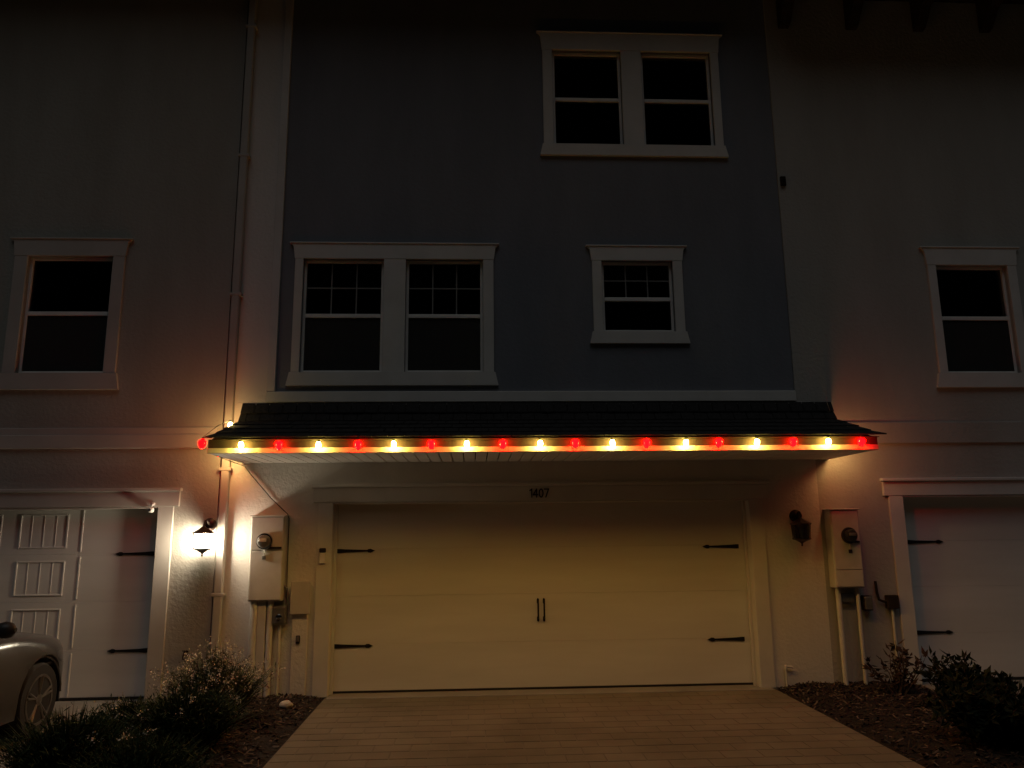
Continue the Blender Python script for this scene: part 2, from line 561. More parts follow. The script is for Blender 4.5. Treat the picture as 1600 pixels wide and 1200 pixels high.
# ---- middle house
door_hole = (-2.44, 2.44, -1, 2.13)
MB_lower = wall_holes(-3.744, 3.30, -0.3, 3.305, 0.0, 0.20, [(-2.44, 2.44, -0.3, 2.13)])
MB_lower.build('lower_wall', 'stucco_main', main)
DW = [(-2.90, -1.92), (-1.65, -0.70)]
UW = [(0.22, 1.13), (1.40, 2.33)]
SWn = [(0.78, 1.68)]
holes = [(a, b, 3.67, 5.10) for a, b in DW] + [(a, b, 6.67, 8.02) for a, b in UW] + [(a, b, 4.18, 5.10) for a, b in SWn]
wall_holes(-3.17, 3.12, 3.435, ZT, 0.022, 0.20, holes).build('upper_wall', 'blue', main)
MB().box(-3.744, -3.27, 0.0, 0.20, 3.306, ZT).build('side_wall_strip', 'stucco_main', main)
MB().box(3.12, 3.30, 0.0, 0.20, 3.306, ZT).build('side_wall_strip', 'stucco_right', main)
MB().bbox(-3.27, -3.171, -0.018, 0.15, 3.44, ZT, .004).build('corner_board', 'trim', main)
MB().bbox(-3.27, 3.119, -0.022, 0.15, 3.306, 3.434, .005).build('belly_board', 'trim', main)
# dark rooms behind the glass
MB().add([(-3.2, .19, 3.3), (3.2, .19, 3.3), (3.2, .19, ZT), (-3.2, .19, ZT), (-3.2, .9, 3.3), (3.2, .9, 3.3), (3.2, .9, ZT), (-3.2, .9, ZT)],
         [(4, 5, 6, 7), (0, 1, 5, 4), (0, 4, 7, 3), (1, 2, 6, 5), (2, 3, 7, 6)]).build('room_interior', 'interior', main)
window(main, (-3.06, -0.51, 3.51, 5.29, 3.67, 5.10), DW, 4.385, 0.022, grid=True, blind=0.17)
window(main, (0.60, 1.86, 4.03, 5.28, 4.18, 5.10), SWn, 4.61, 0.022, grid=True, blind=0.20, screen=False)
window(main, (0.03, 2.50, 6.515, 8.265, 6.67, 8.02), UW, 7.335, 0.022, screen=False)


def garage_door(parent, x0, x1, z1, yd, emboss=None, hinge_x=(), handles=None, hz=(0.515, 1.575)):
    """sectional door: four panels, strap hinges, pull handles"""
    h = z1 / 4
    d = MB().box(x0 - .05, x1 + .05, yd + .03, yd + .05, 0.0, z1 + .05).build('garage_door', 'door', parent)
    for k in range(4):
        MB().bbox(x0 - .03, x1 + .03, yd, yd + .029, k * h + .0007 + (0.03 if k == 0 else 0), (k + 1) * h - .0007, .0012).build('door_panel', 'door', d)
    MB().bbox(x0, x1, yd - .004, yd + .028, 0.008, 0.03, .004).build('bottom_seal', 'dark_plastic', d)
    if emboss:
        for k in range(4):
            for (a, b) in emboss:
                za, zb = k * h + .07, (k + 1) * h - .07
                fr = MB()
                t = .018
                fr.bbox(a, a + t, yd - .008, yd + .004, za, zb, .003).bbox(b - t, b, yd - .008, yd + .004, za, zb, .003)
                fr.bbox(a + t, b - t, yd - .008, yd + .004, zb - t, zb, .003).bbox(a + t, b - t, yd - .008, yd + .004, za, za + t, .003)
                for q in range(1, 4):
                    xx = a + (b - a) * q / 4
                    fr.bbox(xx - .004, xx + .004, yd - .004, yd + .003, za + t, zb - t, .0015)
                fr.build('panel_moulding', 'door', d)
            a, b = emboss[0]
            MB().bbox(b + .15, b + .168, yd - .008, yd + .004, k * h + .03, (k + 1) * h - .03, .003).build('stile_moulding', 'door', d)
    for (hx, s) in hinge_x:
        for z in hz:
            L = 0.44
            pr = [(0, .024), (.03, .024), (.10, .018), (L - .09, .010), (L - .075, .020), (L - .05, .022), (L, 0)]
            pts = [(hx + s * a, z - b) for a, b in pr] + [(hx + s * a, z + b) for a, b in reversed(pr[:-1])]
            hg = MB().prism_xz(pts, yd - .010, yd - .002).build('strap_hinge', 'black_iron', d)
            # rivets are far too small to see singly at this distance
    if handles:
        for hx in handles:
            z0, z1_ = 0.755, 1.005
            hd = MB().tube([(hx, yd - .005, z0 + .03), (hx, yd - .045, z0 + .045), (hx, yd - .048, z0 + .125), (hx, yd - .045, z1_ - .045), (hx, yd - .005, z1_ - .03)], .010, 8)
            for zz in (z0 + .025, z1_ - .025):
                hd.prism_xz([(hx - .013, zz - .022), (hx, zz - .034), (hx + .013, zz - .022), (hx + .013, zz + .022), (hx, zz + .034), (hx - .013, zz + .022)], yd - .008, yd - .001)
            hd.build('pull_handle', 'black_iron', d)
    return d


def garage_trim(parent, x0, x1, z1, yw, trim, head_ext=0.06, w=0.17, hh=0.17):
    t = MB().bbox(x0 - w - head_ext, x1 + w + head_ext, yw - .032, yw + .02, z1, z1 + hh, .004).build('garage_casing', trim, parent)
    MB().bbox(x0 - w - head_ext - .02, x1 + w + head_ext + .02, yw - .06, yw + .02, z1 + hh + .0005, z1 + hh + .038, .006).build('head_cap', trim, t)
    for a, b in ((x0 - w, x0 + .002), (x1 - .002, x1 + w)):
        MB().bbox(a, b, yw - .028, yw + .19, 0.0, z1 - .001, .004).build('side_casing', trim, t)
    MB().bbox(x0 + .003, x1 - .003, yw - .02, yw + .19, z1 - .02, z1 - .0015, .003).build('head_jamb', trim, t)
    # weather stops
    for a, b in ((x0 + .002, x0 + .035), (x1 - .035, x1 - .002)):
        MB().bbox(a, b, yw + .10, yw + .14, 0.0, z1 - .021, .003).build('weather_stop', trim, t)


garage_trim(main, -2.44, 2.44, 2.13, 0.0, 'trim')
garage_door(main, -2.44, 2.44, 2.13, 0.15, hinge_x=((-2.41, 1), (2.34, -1)), handles=(-0.075, -0.005))

# ---- canopy over the garage
CX0, CX1 = -3.52, 3.47
YE = -1.15                   # front of the dark drip edge
can = MB().prism_yz([(0.0, 2.62), (0.0, 3.275), (-0.10, 3.03), (YE + .001, 2.715), (YE + .001, 2.62)], CX0 + .03, CX1 - .03).build('canopy', 'drip', main)
prof = [(-0.012, 3.285), (-0.055, 3.16), (-0.115, 3.055), (-0.36, 2.980), (-0.62, 2.902), (-0.88, 2.822), (-1.186, 2.737)]
for k in range(len(prof) - 1):       # overlapping shingle courses, each slightly lifted at its lower edge
    (ya, za), (yb, zb) = prof[k], prof[k + 1]
    mb = MB()
    x = CX0 - .02 - (k % 2) * .08
    while x < CX1 + .08:
        xa, xb = max(x + .004, CX0 - .02), min(x + .156, CX1 + .08)
        if xb > xa + .01:
            dz = random.uniform(0, .004)
            ex = random.uniform(-.006, .006) if k < len(prof) - 2 else 0
            mb.add([(xa, yb - .02 + ex, zb + .004 + dz), (xb, yb - .02 + ex, zb + .004 + dz), (xb, ya, za + .002), (xa, ya, za + .002),
                    (xa, yb - .02 + ex, zb + .016 + dz), (xb, yb - .02 + ex, zb + .016 + dz), (xb, ya, za + .010), (xa, ya, za + .010)],
                   [(0, 3, 2, 1), (4, 5, 6, 7), (0, 1, 5, 4), (1, 2, 6, 5), (2, 3, 7, 6), (3, 0, 4, 7)])
        x += .16
    mb.build('shingle_course', 'shingle', can)
MB().bbox(CX0, CX1, -1.170, -1.1495, 2.588, 2.642, .004).build('fascia_board', 'fascia', can)
MB().bbox(CX0 + .002, CX1 - .002, -1.156, -1.1495, 2.643, 2.728, .002).build('drip_edge', 'drip', can)
MB().bbox(CX0 + .003, CX1 - .003, -1.164, -1.1495, 2.722, 2.7325, .002).build('drip_lip', 'drip', can)
for (xa, xb) in ((CX0, CX0 + .029), (CX1 - .029, CX1)):
    MB().prism_yz([(-0.003, 2.60), (-0.003, 3.20), (-0.11, 3.022), (-1.148, 2.718), (-1.148, 2.60)], xa, xb).build('rake_board', 'drip', can)
# soffit of separate tongue-and-groove boards
nb = 54
bw = (CX1 - CX0 - .01) / nb
sb = MB()
hw = bw / 2 - .0085
sb.add([(-hw, -1.147, 2.572), (hw, -1.147, 2.572), (hw, -.004, 2.572), (-hw, -.004, 2.572),
        (-hw - .003, -1.147, 2.577), (hw + .003, -1.147, 2.577), (hw + .003, -.004, 2.577), (-hw - .003, -.004, 2.577),
        (-hw - .003, -1.147, 2.596), (hw + .003, -1.147, 2.596), (hw + .003, -.004, 2.596), (-hw - .003, -.004, 2.596)],
       [(0, 3, 2, 1), (0, 1, 5, 4), (1, 2, 6, 5), (2, 3, 7, 6), (3, 0, 4, 7),
        (4, 5, 9, 8), (5, 6, 10, 9), (6, 7, 11, 10), (7, 4, 8, 11), (8, 9, 10, 11)])
o_ = sb.build('soffit_board', 'soffit')
sbm = o_.data
bpy.data.objects.remove(o_)
for k in range(nb):
    piece('soffit_board', sbm, can, (CX0 + .005 + bw * (k + .5), 0, .018 + random.uniform(-.001, .001)))

# ---- left house
LWn = [(-6.15, -5.15)]
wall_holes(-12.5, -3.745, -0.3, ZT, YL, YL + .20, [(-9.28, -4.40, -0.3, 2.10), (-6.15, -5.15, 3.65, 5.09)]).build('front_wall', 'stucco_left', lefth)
MB().add([(-6.4, YL + .19, 3.4), (-4.9, YL + .19, 3.4), (-4.9, YL + .19, 5.4), (-6.4, YL + .19, 5.4), (-6.4, .8, 3.4), (-4.9, .8, 3.4), (-4.9, .8, 5.4), (-6.4, .8, 5.4)],
         [(4, 5, 6, 7), (0, 1, 5, 4), (0, 4, 7, 3), (1, 2, 6, 5), (2, 3, 7, 6)]).build('room_interior', 'interior', lefth)
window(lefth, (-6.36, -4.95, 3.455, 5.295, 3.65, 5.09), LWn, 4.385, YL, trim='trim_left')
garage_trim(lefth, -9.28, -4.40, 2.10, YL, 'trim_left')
emb = [(-6.0 - i * .74, -5.46 - i * .74) for i in range(4)]
garage_door(lefth, -9.28, -4.40, 2.10, YL + .15, emboss=emb, hinge_x=((-4.47, -1),))
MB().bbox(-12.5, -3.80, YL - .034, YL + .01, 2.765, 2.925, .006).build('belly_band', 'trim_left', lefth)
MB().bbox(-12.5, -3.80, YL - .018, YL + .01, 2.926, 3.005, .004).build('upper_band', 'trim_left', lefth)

for par, xa, xb, zz in ((lefth, -12.5, -3.66, 9.35), (main, -3.64, 3.10, 9.30)):  # unseen eaves and roofs, added overhead to shade the upper walls
    e_ = MB().bbox(xa, xb, -.95, .4, zz, zz + .18, .01).build('eave', 'drip', par)
    MB().prism_yz([(-1.0, zz + .182), (.4, zz + .182), (.4, zz + .85)], xa, xb).build('roof', 'shingle', e_)

# ---- right house
RWn = [(5.07, 6.01)]
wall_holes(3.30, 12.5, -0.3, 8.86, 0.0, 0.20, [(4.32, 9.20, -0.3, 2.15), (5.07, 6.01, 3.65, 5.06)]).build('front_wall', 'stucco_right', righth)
MB().add([(4.9, .19, 3.4), (6.3, .19, 3.4), (6.3, .19, 5.4), (4.9, .19, 5.4), (4.9, .8, 3.4), (6.3, .8, 3.4), (6.3, .8, 5.4), (4.9, .8, 5.4)],
         [(4, 5, 6, 7), (0, 1, 5, 4), (0, 4, 7, 3), (1, 2, 6, 5), (2, 3, 7, 6)]).build('room_interior', 'interior', righth)
window(righth, (4.90, 6.19, 3.47, 5.285, 3.65, 5.06), RWn, 4.37, 0.0, trim='trim')
garage_trim(righth, 4.32, 9.20, 2.15, 0.0, 'trim')
garage_door(righth, 4.32, 9.20, 2.15, 0.15, hinge_x=((4.42, 1),), hz=(0.55, 1.60))
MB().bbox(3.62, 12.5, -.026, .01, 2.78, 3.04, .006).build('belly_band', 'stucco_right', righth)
eave = MB().bbox(3.16, 12.5, -.95, .4, 8.87, 9.05, .01).build('eave', 'drip', righth)
for k in range(9):
    bx_ = 3.30 + k * .935
    MB().prism_yz([(-.002, 8.40), (-.002, 8.865), (-.85, 8.865), (-.85, 8.78), (-.25, 8.62), (-.08, 8.42)], bx_ - .01, bx_ + .13).build('eave_bracket', 'drip', eave)
MB().prism_yz([(-1.0, 9.052), (.4, 9.052), (.4, 9.7)], 3.12, 12.5).build('roof', 'shingle', eave)

# ------------------------------------------------------------------ downspout between the left and middle houses
ds = thing('downspout', 'white downspout running up the joint between taupe and blue houses', 'downspout', (-3.67, -0.05, 0))
MB().bbox(-3.722, -3.628, -.085, -.012, .22, ZT - .02, .012).build('pipe', 'trim_left', ds)
MB().prism_yz([(-.012, .23), (-.085, .23), (-.085, .19), (-.22, .07), (-.19, .02), (-.012, .14)], -3.72, -3.63).build('elbow', 'trim_left', ds)
for z in (1.1, 2.5, 4.6, 6.4, 8.2):
    MB().bbox(-3.742, -3.606, -.089, -.003, z, z + .035, .003).build('strap', 'trim_left', ds)


# ------------------------------------------------------------------ wall lanterns
def lantern(x, z, yw, label, lit, S=1.22):
    t = thing('wall_lantern', label, 'lantern', (x, yw, z - .15), 'matching garage wall lanterns')
    t.scale = (S, S, S)
    z -= .025
    MB().lathe([(.062, .001), (.062, .010), (.050, .022), (.030, .034), (.012, .040)], (x + .012, yw, z + .15), 20, 'y').build('wall_plate', 'bronze', t, True)
    yc = yw - .135
    MB().tube([(x + .012, yw - .03, z + .15), (x + .010, yw - .08, z + .19), (x + .004, yw - .12, z + .185), (x, yc, z + .145), (x, yc, z + .125)], .009, 8).build('arm', 'bronze', t, True)
    MB().lathe([(.012, .135), (.022, .125), (.040, .112), (.070, .095), (.098, .078), (.098, .070), (.01, .070)], (x, yc, z), 8, 'z', pi / 8).build('cap', 'bronze', t)
    MB().lathe([(.004, -.135), (.009, -.125), (.006, -.112), (.018, -.100), (.052, -.082), (.084, -.070), (.088, -.062), (.01, -.062)], (x, yc, z), 8, 'z', pi / 8).build('base', 'bronze', t)
    for k in range(4):
        a = 2 * pi * k / 4 + pi / 4
        MB().tube([(x + .082 * cos(a), yc + .082 * sin(a), z - .064), (x + .092 * cos(a), yc + .092 * sin(a), z + .072)], .004, 6).build('cage_bar', 'bronze', t)
    if lit:
        tag(MB().lathe([(.040, -.060), (.066, -.045), (.078, 0), (.076, .045), (.05, .068)], (x, yc, z), 16).build('glass', 'lamp_glow', t, True),
            'glowing warm white glass')
    else:
        MB().lathe([(.070, -.061), (.076, 0), (.080, .069)], (x, yc, z), 8, 'z', pi / 8).build('glass', 'clear_glass', t)
        MB().lathe([(.012, -.055), (.012, -.02), (.022, .005), (.018, .03), (.006, .04)], (x, yc, z), 10).build('bulb', 'vinyl', t, True)
    return t


lantern(-3.83, 1.705, YL, 'glowing bronze wall lantern beside the taupe garage', True)
lantern(2.985, 1.735, 0.0, 'dark unlit wall lantern right of the wide garage door', False)

# ------------------------------------------------------------------ house number
hn = thing('house_number', 'black metal house number 1407 on the garage header', 'house number', (-.05, -.034, 2.165))
DIG = {'1': [[(.30, 0), (.30, 1), (.08, .84)]],
       '4': [[(.42, 0), (.42, 1), (.0, .30), (.56, .30)]],
       '0': [[(.28 + .24 * cos(a), .5 + .5 * sin(a)) for a in [2 * pi * k / 16 for k in range(17)]]],
       '7': [[(.02, 1), (.54, 1), (.18, 0)]]}
H = 0.092
xcur = -.168
for ch, adv in (('1', .046), ('4', .066), ('0', .064), ('7', .06)):
    mb = MB()
    for st in DIG[ch]:
        pts = [(xcur + a * H, 2.170 + b * H) for a, b in st]
        for (xa, za), (xb, zb) in zip(pts[:-1], pts[1:]):
            d = Vector((xb - xa, zb - za)).normalized() * .0065
            n = Vector((-d.y, d.x))
            mb.prism_xz([(xa - d.x + n.x, za - d.y + n.y), (xa - d.x - n.x, za - d.y - n.y), (xb + d.x - n.x, zb + d.y - n.y), (xb + d.x + n.x, zb + d.y + n.y)],
                        -.040 - random.random() * .001, -.0325)
    mb.build('digit', 'black_iron', hn)
    xcur += adv

# ------------------------------------------------------------------ string of bulbs along the canopy
st = thing('light_string', 'string of red and yellow bulbs clipped along the canopy edge', 'string lights', (0, YE, 2.6))
bulb_prof = [(.005, -.046), (.016, -.040), (.027, -.022), (.031, 0), (.027, .018), (.017, .030), (.012, .0325)]


def bulb_meshes():
    res = {}
    for c in ('yellow_bulb', 'red_bulb', 'yellow_dim', 'red_dim'):
        k = 0.78 if 'yellow' in c else 1.34
        o = MB().lathe([(r_ * k if h_ < .03 else r_, h_ * (k if h_ < 0 else 1)) for r_, h_ in bulb_prof], (0, 0, 0), 14).build('bulb', c, None, True)
        res[c] = o.data
        bpy.data.objects.remove(o)
    o = MB().lathe([(.0125, .0325), (.0135, .036), (.0135, .050), (.008, .056)], (0, 0, 0), 10).build('socket', 'cord')
    res['socket'] = o.data
    bpy.data.objects.remove(o)
    return res


BM = bulb_meshes()
YB = -1.233
ZB = 2.660
spots = []
bxs = [-3.239, -2.845, -2.443, -2.032, -1.659, -1.257, -0.894, -0.509, -0.115, 0.26, 0.651, 1.036, 1.444, 1.819, 2.224, 2.624, 3.004, 3.379]
KX = (9.0874 + YB) / (9.0874 - 1.0)
for k, x in enumerate(bxs):
    spots.append((-.82 + (x + .82) * KX, YB, ZB + .0003 * k, k % 2 == 1))
NFRONT = len(spots)
spots.append((-3.585, -1.13, 2.70, True))
spots.append((-3.565, -.36, 2.985, False))
spots.append((3.52, -.30, 2.67, False))
spots.append((3.52, -.66, 2.67, True))
spots.append((-3.572, -.28, 2.665, False))
spots.append((-3.572, -.66, 2.665, True))
for k, (x, y, z, red) in enumerate(spots):
    z += random.uniform(-.004, .004) + (.012 if red and k < NFRONT else 0)
    key = ('red' if red else 'yellow') + ('_bulb' if k < NFRONT else '_dim')
    if red and k < NFRONT:
        y = -1.214
    b = piece('bulb', BM[key], st, (x + random.uniform(-.008, .008), y, z))
    b['label'] = 'glowing red bulb' if red else 'glowing yellow bulb'
    b.rotation_euler = (random.uniform(-.16, .16), random.uniform(-.2, .2), 0)
    s = bpy.data.objects.new('socket', BM['socket'])
    COL.objects.link(s)
    s.parent = b
wire = []
fr_ = sorted([s for s in spots[:18]], key=lambda s: s[0])
path = [(-3.565, -.36, 3.046), (-3.57, -.74, 2.93), (-3.585, -1.13, 2.757)]
for i, s in enumerate(fr_):
    if i:
        q = fr_[i - 1]
        path.append(((s[0] + q[0]) / 2, YB + .012, ZB + .040))
    path.append((s[0], YB, s[2] + .054))
path += [(3.50, -1.14, 2.73), (3.52, -.66, 2.725), (3.515, -.48, 2.71), (3.52, -.30, 2.725)]
MB().tube(path, .0032, 6).build('wire', 'cord', st)

cordpts = [(-3.50, -1.10, 2.595), (-3.48, -.55, 2.568), (-3.47, -.03, 2.555), (-3.40, -.012, 2.46), (-3.16, -.012, 2.19), (-2.955, -.012, 2.0),
           (-2.938, -.012, 1.95), (-2.935, -.012, 1.40), (-2.93, -.012, 1.02), (-2.95, -.03, .93)]
c_ = MB().tube(cordpts, .0045, 6).build('power_cord', 'cord')
tag(c_, 'thin dark cord slanting from canopy corner down past the meter box', 'cord')


# ------------------------------------------------------------------ meter boxes and pipes
def meter_box(name, label, x0, x1, z0, z1, d, mx, mz, dark, seam):
    t = thing(name, label, 'meter box', ((x0 + x1) / 2, -d, z0), 'electric meter boxes')
    MB().bbox(x0, x1, -d, -.001, z0, z1, .008).build('enclosure', 'box', t)
    MB().bbox(x0 + .012, x1 - .012, -d - .008, -d + .002, z0 + .015, seam - .006, .004).build('lower_cover', 'box', t)
    MB().bbox(x0 + .012, x1 - .012, -d - .010, -d + .002, seam + .002, z1 - .012, .004).build('upper_cover', 'box', t)
    MB().bbox(x0 - .012, x1 + .012, -d - .02, -.001, z1 + .0005, z1 + .014, .004).build('hood', 'box', t)
    ringm = 'dark_plastic' if dark else 'chrome'
    mt = MB().lathe([(.092, .008), (.095, .02), (.088, .034), (.078, .036)], (mx, -d - .001, mz), 24, 'y').build('meter_ring', ringm, t, True)
    MB().lathe([(.070, .034), (.072, .075), (.060, .095), (.03, .103), (.004, .104)], (mx, -d - .002, mz), 20, 'y').build('glass_dome', 'gray_metal' if not dark else 'dark_plastic', mt, True)
    MB().bbox(mx - .04, mx + .04, -d - .118, -d - .090, mz - .005, mz + .03, .003).build('dial_plate', 'vinyl' if not dark else 'gray_metal', mt)
    MB().bbox(mx - .022, mx + .022, -d - .022, -d - .0105, mz - .20, mz - .16, .003).build('tag_plate', 'gray_metal' if not dark else 'dark_plastic', t)
    MB().tube([(mx, -d - .012, mz - .09), (mx + .003, -d - .020, mz - .13), (mx, -d - .012, mz - .165)], .006, 6).build('seal', 'pvc', t)
    MB().bbox(mx + .02, x1 - .02, -d - .024, -d - .0105, mz - .085, mz - .062, .003).build('latch_bar', 'dark_plastic', t)
    return t


mbL = meter_box('meter_box', 'pale electric meter box on the wall under the thin dark cord', -3.33, -2.955, 1.045, 1.975, .14, -3.165, 1.70, False, 1.60)
for a, r_ in ((-3.265, .045), (-3.09, .034)):
    MB().tube([(a, -.07, 0.01), (a, -.07, 1.044)], r_, 14).build('conduit', 'pvc', mbL, True)
MB().bbox(-3.225, -3.13, -.10, -.001, .0, 1.043, .006).build('conduit_cover', 'box', mbL)

mbR = meter_box('meter_box', 'dim electric meter box beside the right garage door', 3.345, 3.685, 1.095, 1.985, .16, 3.545, 1.69, True, 1.30)
MB().tube([(3.40, -.08, 0.01), (3.40, -.08, 1.094)], .030, 14).build('conduit', 'pvc', mbR, True)
MB().tube([(3.63, -.08, 0.01), (3.63, -.08, 1.094)], .022, 14).build('conduit', 'pvc', mbR, True)
MB().bbox(3.44, 3.59, -.07, -.001, .93, 1.03, .006).build('conduit_strap', 'gray_metal', mbR)


def disconnect(x, z, label):
    t = thing('disconnect_box', label, 'utility box', (x, -.10, z))
    MB().bbox(x - .075, x + .075, -.10, -.001, z, z + .20, .008).build('enclosure', 'gray_metal', t)
    MB().bbox(x - .068, x + .068, -.112, -.099, z + .012, z + .188, .005).build('cover', 'gray_metal', t)
    MB().lathe([(.035, .001), (.035, .02), (.02, .028)], (x + .005, -.111, z + .08), 14, 'y').build('knob', 'chrome', t, True)
    MB().tube([(x + .06, -.05, z + .19), (x + .085, -.06, z + .28), (x + .07, -.05, z + .38), (x + .01, -.02, z + .42)], .012, 8).build('cable', 'gray_metal', t, True)
    MB().tube([(x, -.05, .01), (x, -.05, z - .001)], .018, 10).build('conduit', 'pvc', t, True)
    return t


disconnect(-2.985, .79, 'small metal disconnect box under the lit meter box')
t = thing('cable_box', 'flat cream cable box between meter box and garage casing', 'utility box', (-2.76, -.06, .9))
MB().bbox(-2.86, -2.668, -.065, -.001, .905, 1.245, .006).build('enclosure', 'box', t)
MB().bbox(-2.872, -2.656, -.075, -.0655, .895, 1.255, .004).build('lid', 'box', t)
MB().bbox(-2.855, -2.68, -.035, -.001, .02, .894, .006).build('cable_cover', 'stucco_main', t)
t = thing('outlet_cover', 'little dark outlet cover low on the wall left of the garage', 'outlet', (-2.77, -.036, .58))
MB().bbox(-2.80, -2.755, -.052, -.0355, .575, .665, .004).build('cover', 'dark_plastic', t)
MB().bbox(-2.793, -2.762, -.060, -.0515, .60, .655, .003).build('flap', 'gray_metal', t)

t = thing('utility_box', 'brown utility box low beside the right meter pipes', 'utility box', (3.74, -.1, .84))
MB().bbox(3.695, 3.80, -.09, -.001, .835, 1.00, .008).build('enclosure', 'drip', t)
MB().bbox(3.702, 3.793, -.10, -.0895, .845, .99, .004).build('cover', 'gray_metal', t)
t = thing('wall_pipe', 'bent dark pipe with square end box beside the right meter box', 'pipe', (3.98, -.05, .85))
MB().tube([(3.88, -.03, 1.16), (3.885, -.035, 1.03), (3.90, -.04, .95), (3.95, -.04, .93), (4.0, -.04, .93)], .016, 8).build('pipe', 'drip', t, True)
MB().bbox(3.985, 4.12, -.075, -.001, .85, 1.0, .006).build('end_box', 'drip', t)
MB().tube([(4.05, -.035, .02), (4.05, -.035, .849)], .016, 8).build('conduit', 'pvc', t, True)

t = thing('garage_keypad', 'white keypad with dark flip cover on the left garage casing', 'keypad', (-2.53, -.03, 1.44))
MB().bbox(-2.57, -2.505, -.062, -.029, 1.44, 1.565, .008).build('body', 'vinyl', t)
MB().bbox(-2.573, -2.502, -.070, -.0290, 1.566, 1.615, .008).build('cover', 'dark_plastic', t)

t = thing('security_camera', 'tiny white camera in the upper corner of the taupe garage opening', 'camera', (-4.45, -.07, 2.02))
MB().lathe([(.022, .001), (.022, .008), (.010, .012)], (-4.455, YL - .0325 + .0, 2.13), 12, 'y').build('mount', 'vinyl', t, True)
MB().tube([(-4.455, YL - .045, 2.125), (-4.46, YL - .065, 2.085)], .008, 8).build('arm', 'vinyl', t, True)
MB().lathe([(.012, -.03), (.028, -.022), (.034, 0), (.028, .022), (.012, .03)], (-4.46, YL - .075, 2.06), 14).build('body', 'vinyl', t, True)
MB().lathe([(.014, .033), (.014, .037), (.004, .039)], (-4.46, YL - .075, 2.06), 12, 'y').build('lens', 'dark_plastic', t)

t = thing('hose_bib', 'small brass hose tap low on the wall under the glowing lantern', 'tap', (-3.99, YL - .05, .47))
MB().lathe([(.03, .001), (.03, .006), (.012, .010)], (-3.99, YL, .50), 12, 'y').build('flange', 'bronze', t, True)
MB().tube([(-3.99, YL - .008, .50), (-3.99, YL - .06, .50), (-3.99, YL - .085, .475), (-3.99, YL - .09, .44)], .011, 8).build('spout', 'bronze', t, True)
MB().lathe([(.004, 0), (.026, .003), (.026, .010), (.004, .013)], (-3.99, YL - .055, .525), 10).build('handle', 'bronze', t)

t = thing('drain_pipe', 'short white pipe with elbow standing beside the wide garage door', 'pipe', (2.735, -.03, 0))
MB().tube([(2.735, -.035, 0), (2.735, -.035, .215)], .012, 10).build('riser', 'pvc', t, True)
MB().lathe([(.015, .19), (.017, .195), (.017, .235), (.012, .245)], (2.735, -.035, 0), 12).build('elbow', 'pvc', t, True)
MB().tube([(2.738, -.035, .228), (2.80, -.04, .228), (2.815, -.04, .215)], .011, 10).build('outlet', 'pvc', t, True)

t = thing('wall_vent', 'small dark vent high on the joint of blue and cream walls', 'vent', (3.185, -.03, 6.12))
MB().bbox(3.145, 3.215, -.03, -.001, 6.12, 6.25, .006).build('housing', 'drip', t)
for k in range(3):
    MB().bbox(3.152, 3.208, -.040, -.0295, 6.135 + k * .035, 6.153 + k * .035, .003).build('louvre', 'drip', t)


# ------------------------------------------------------------------ stone in the bed
def rock(name, label, c, r, seed):
    bm = bmesh.new()
    bmesh.ops.create_icosphere(bm, subdivisions=3, radius=1.0)
    rnd = random.Random(seed)
    dirs = [(Vector((rnd.gauss(0, 1), rnd.gauss(0, 1), rnd.gauss(0, 1))).normalized(), rnd.uniform(.75, .98)) for _ in range(14)]
    for v in bm.verts:
        for d, h in dirs:
            q = v.co.dot(d)
            if q > h: v.co -= d * (q - h) * .85
        v.co = Vector((v.co.x * r[0], v.co.y * r[1], v.co.z * r[2]))
    bm.verts.index_update()
    mb = MB().add([(v.co.x + c[0], v.co.y + c[1], v.co.z + c[2]) for v in bm.verts], [[v.index for v in f.verts] for f in bm.faces])
    bm.free()
    o = mb.build(name, 'stone', None, True, origin=Vector(c))
    return tag(o, label, 'stone')


rock('stone', 'smooth pale stone lying on mulch left of the driveway', (-2.745, -.62, .055), (.075, .06, .045), 5)


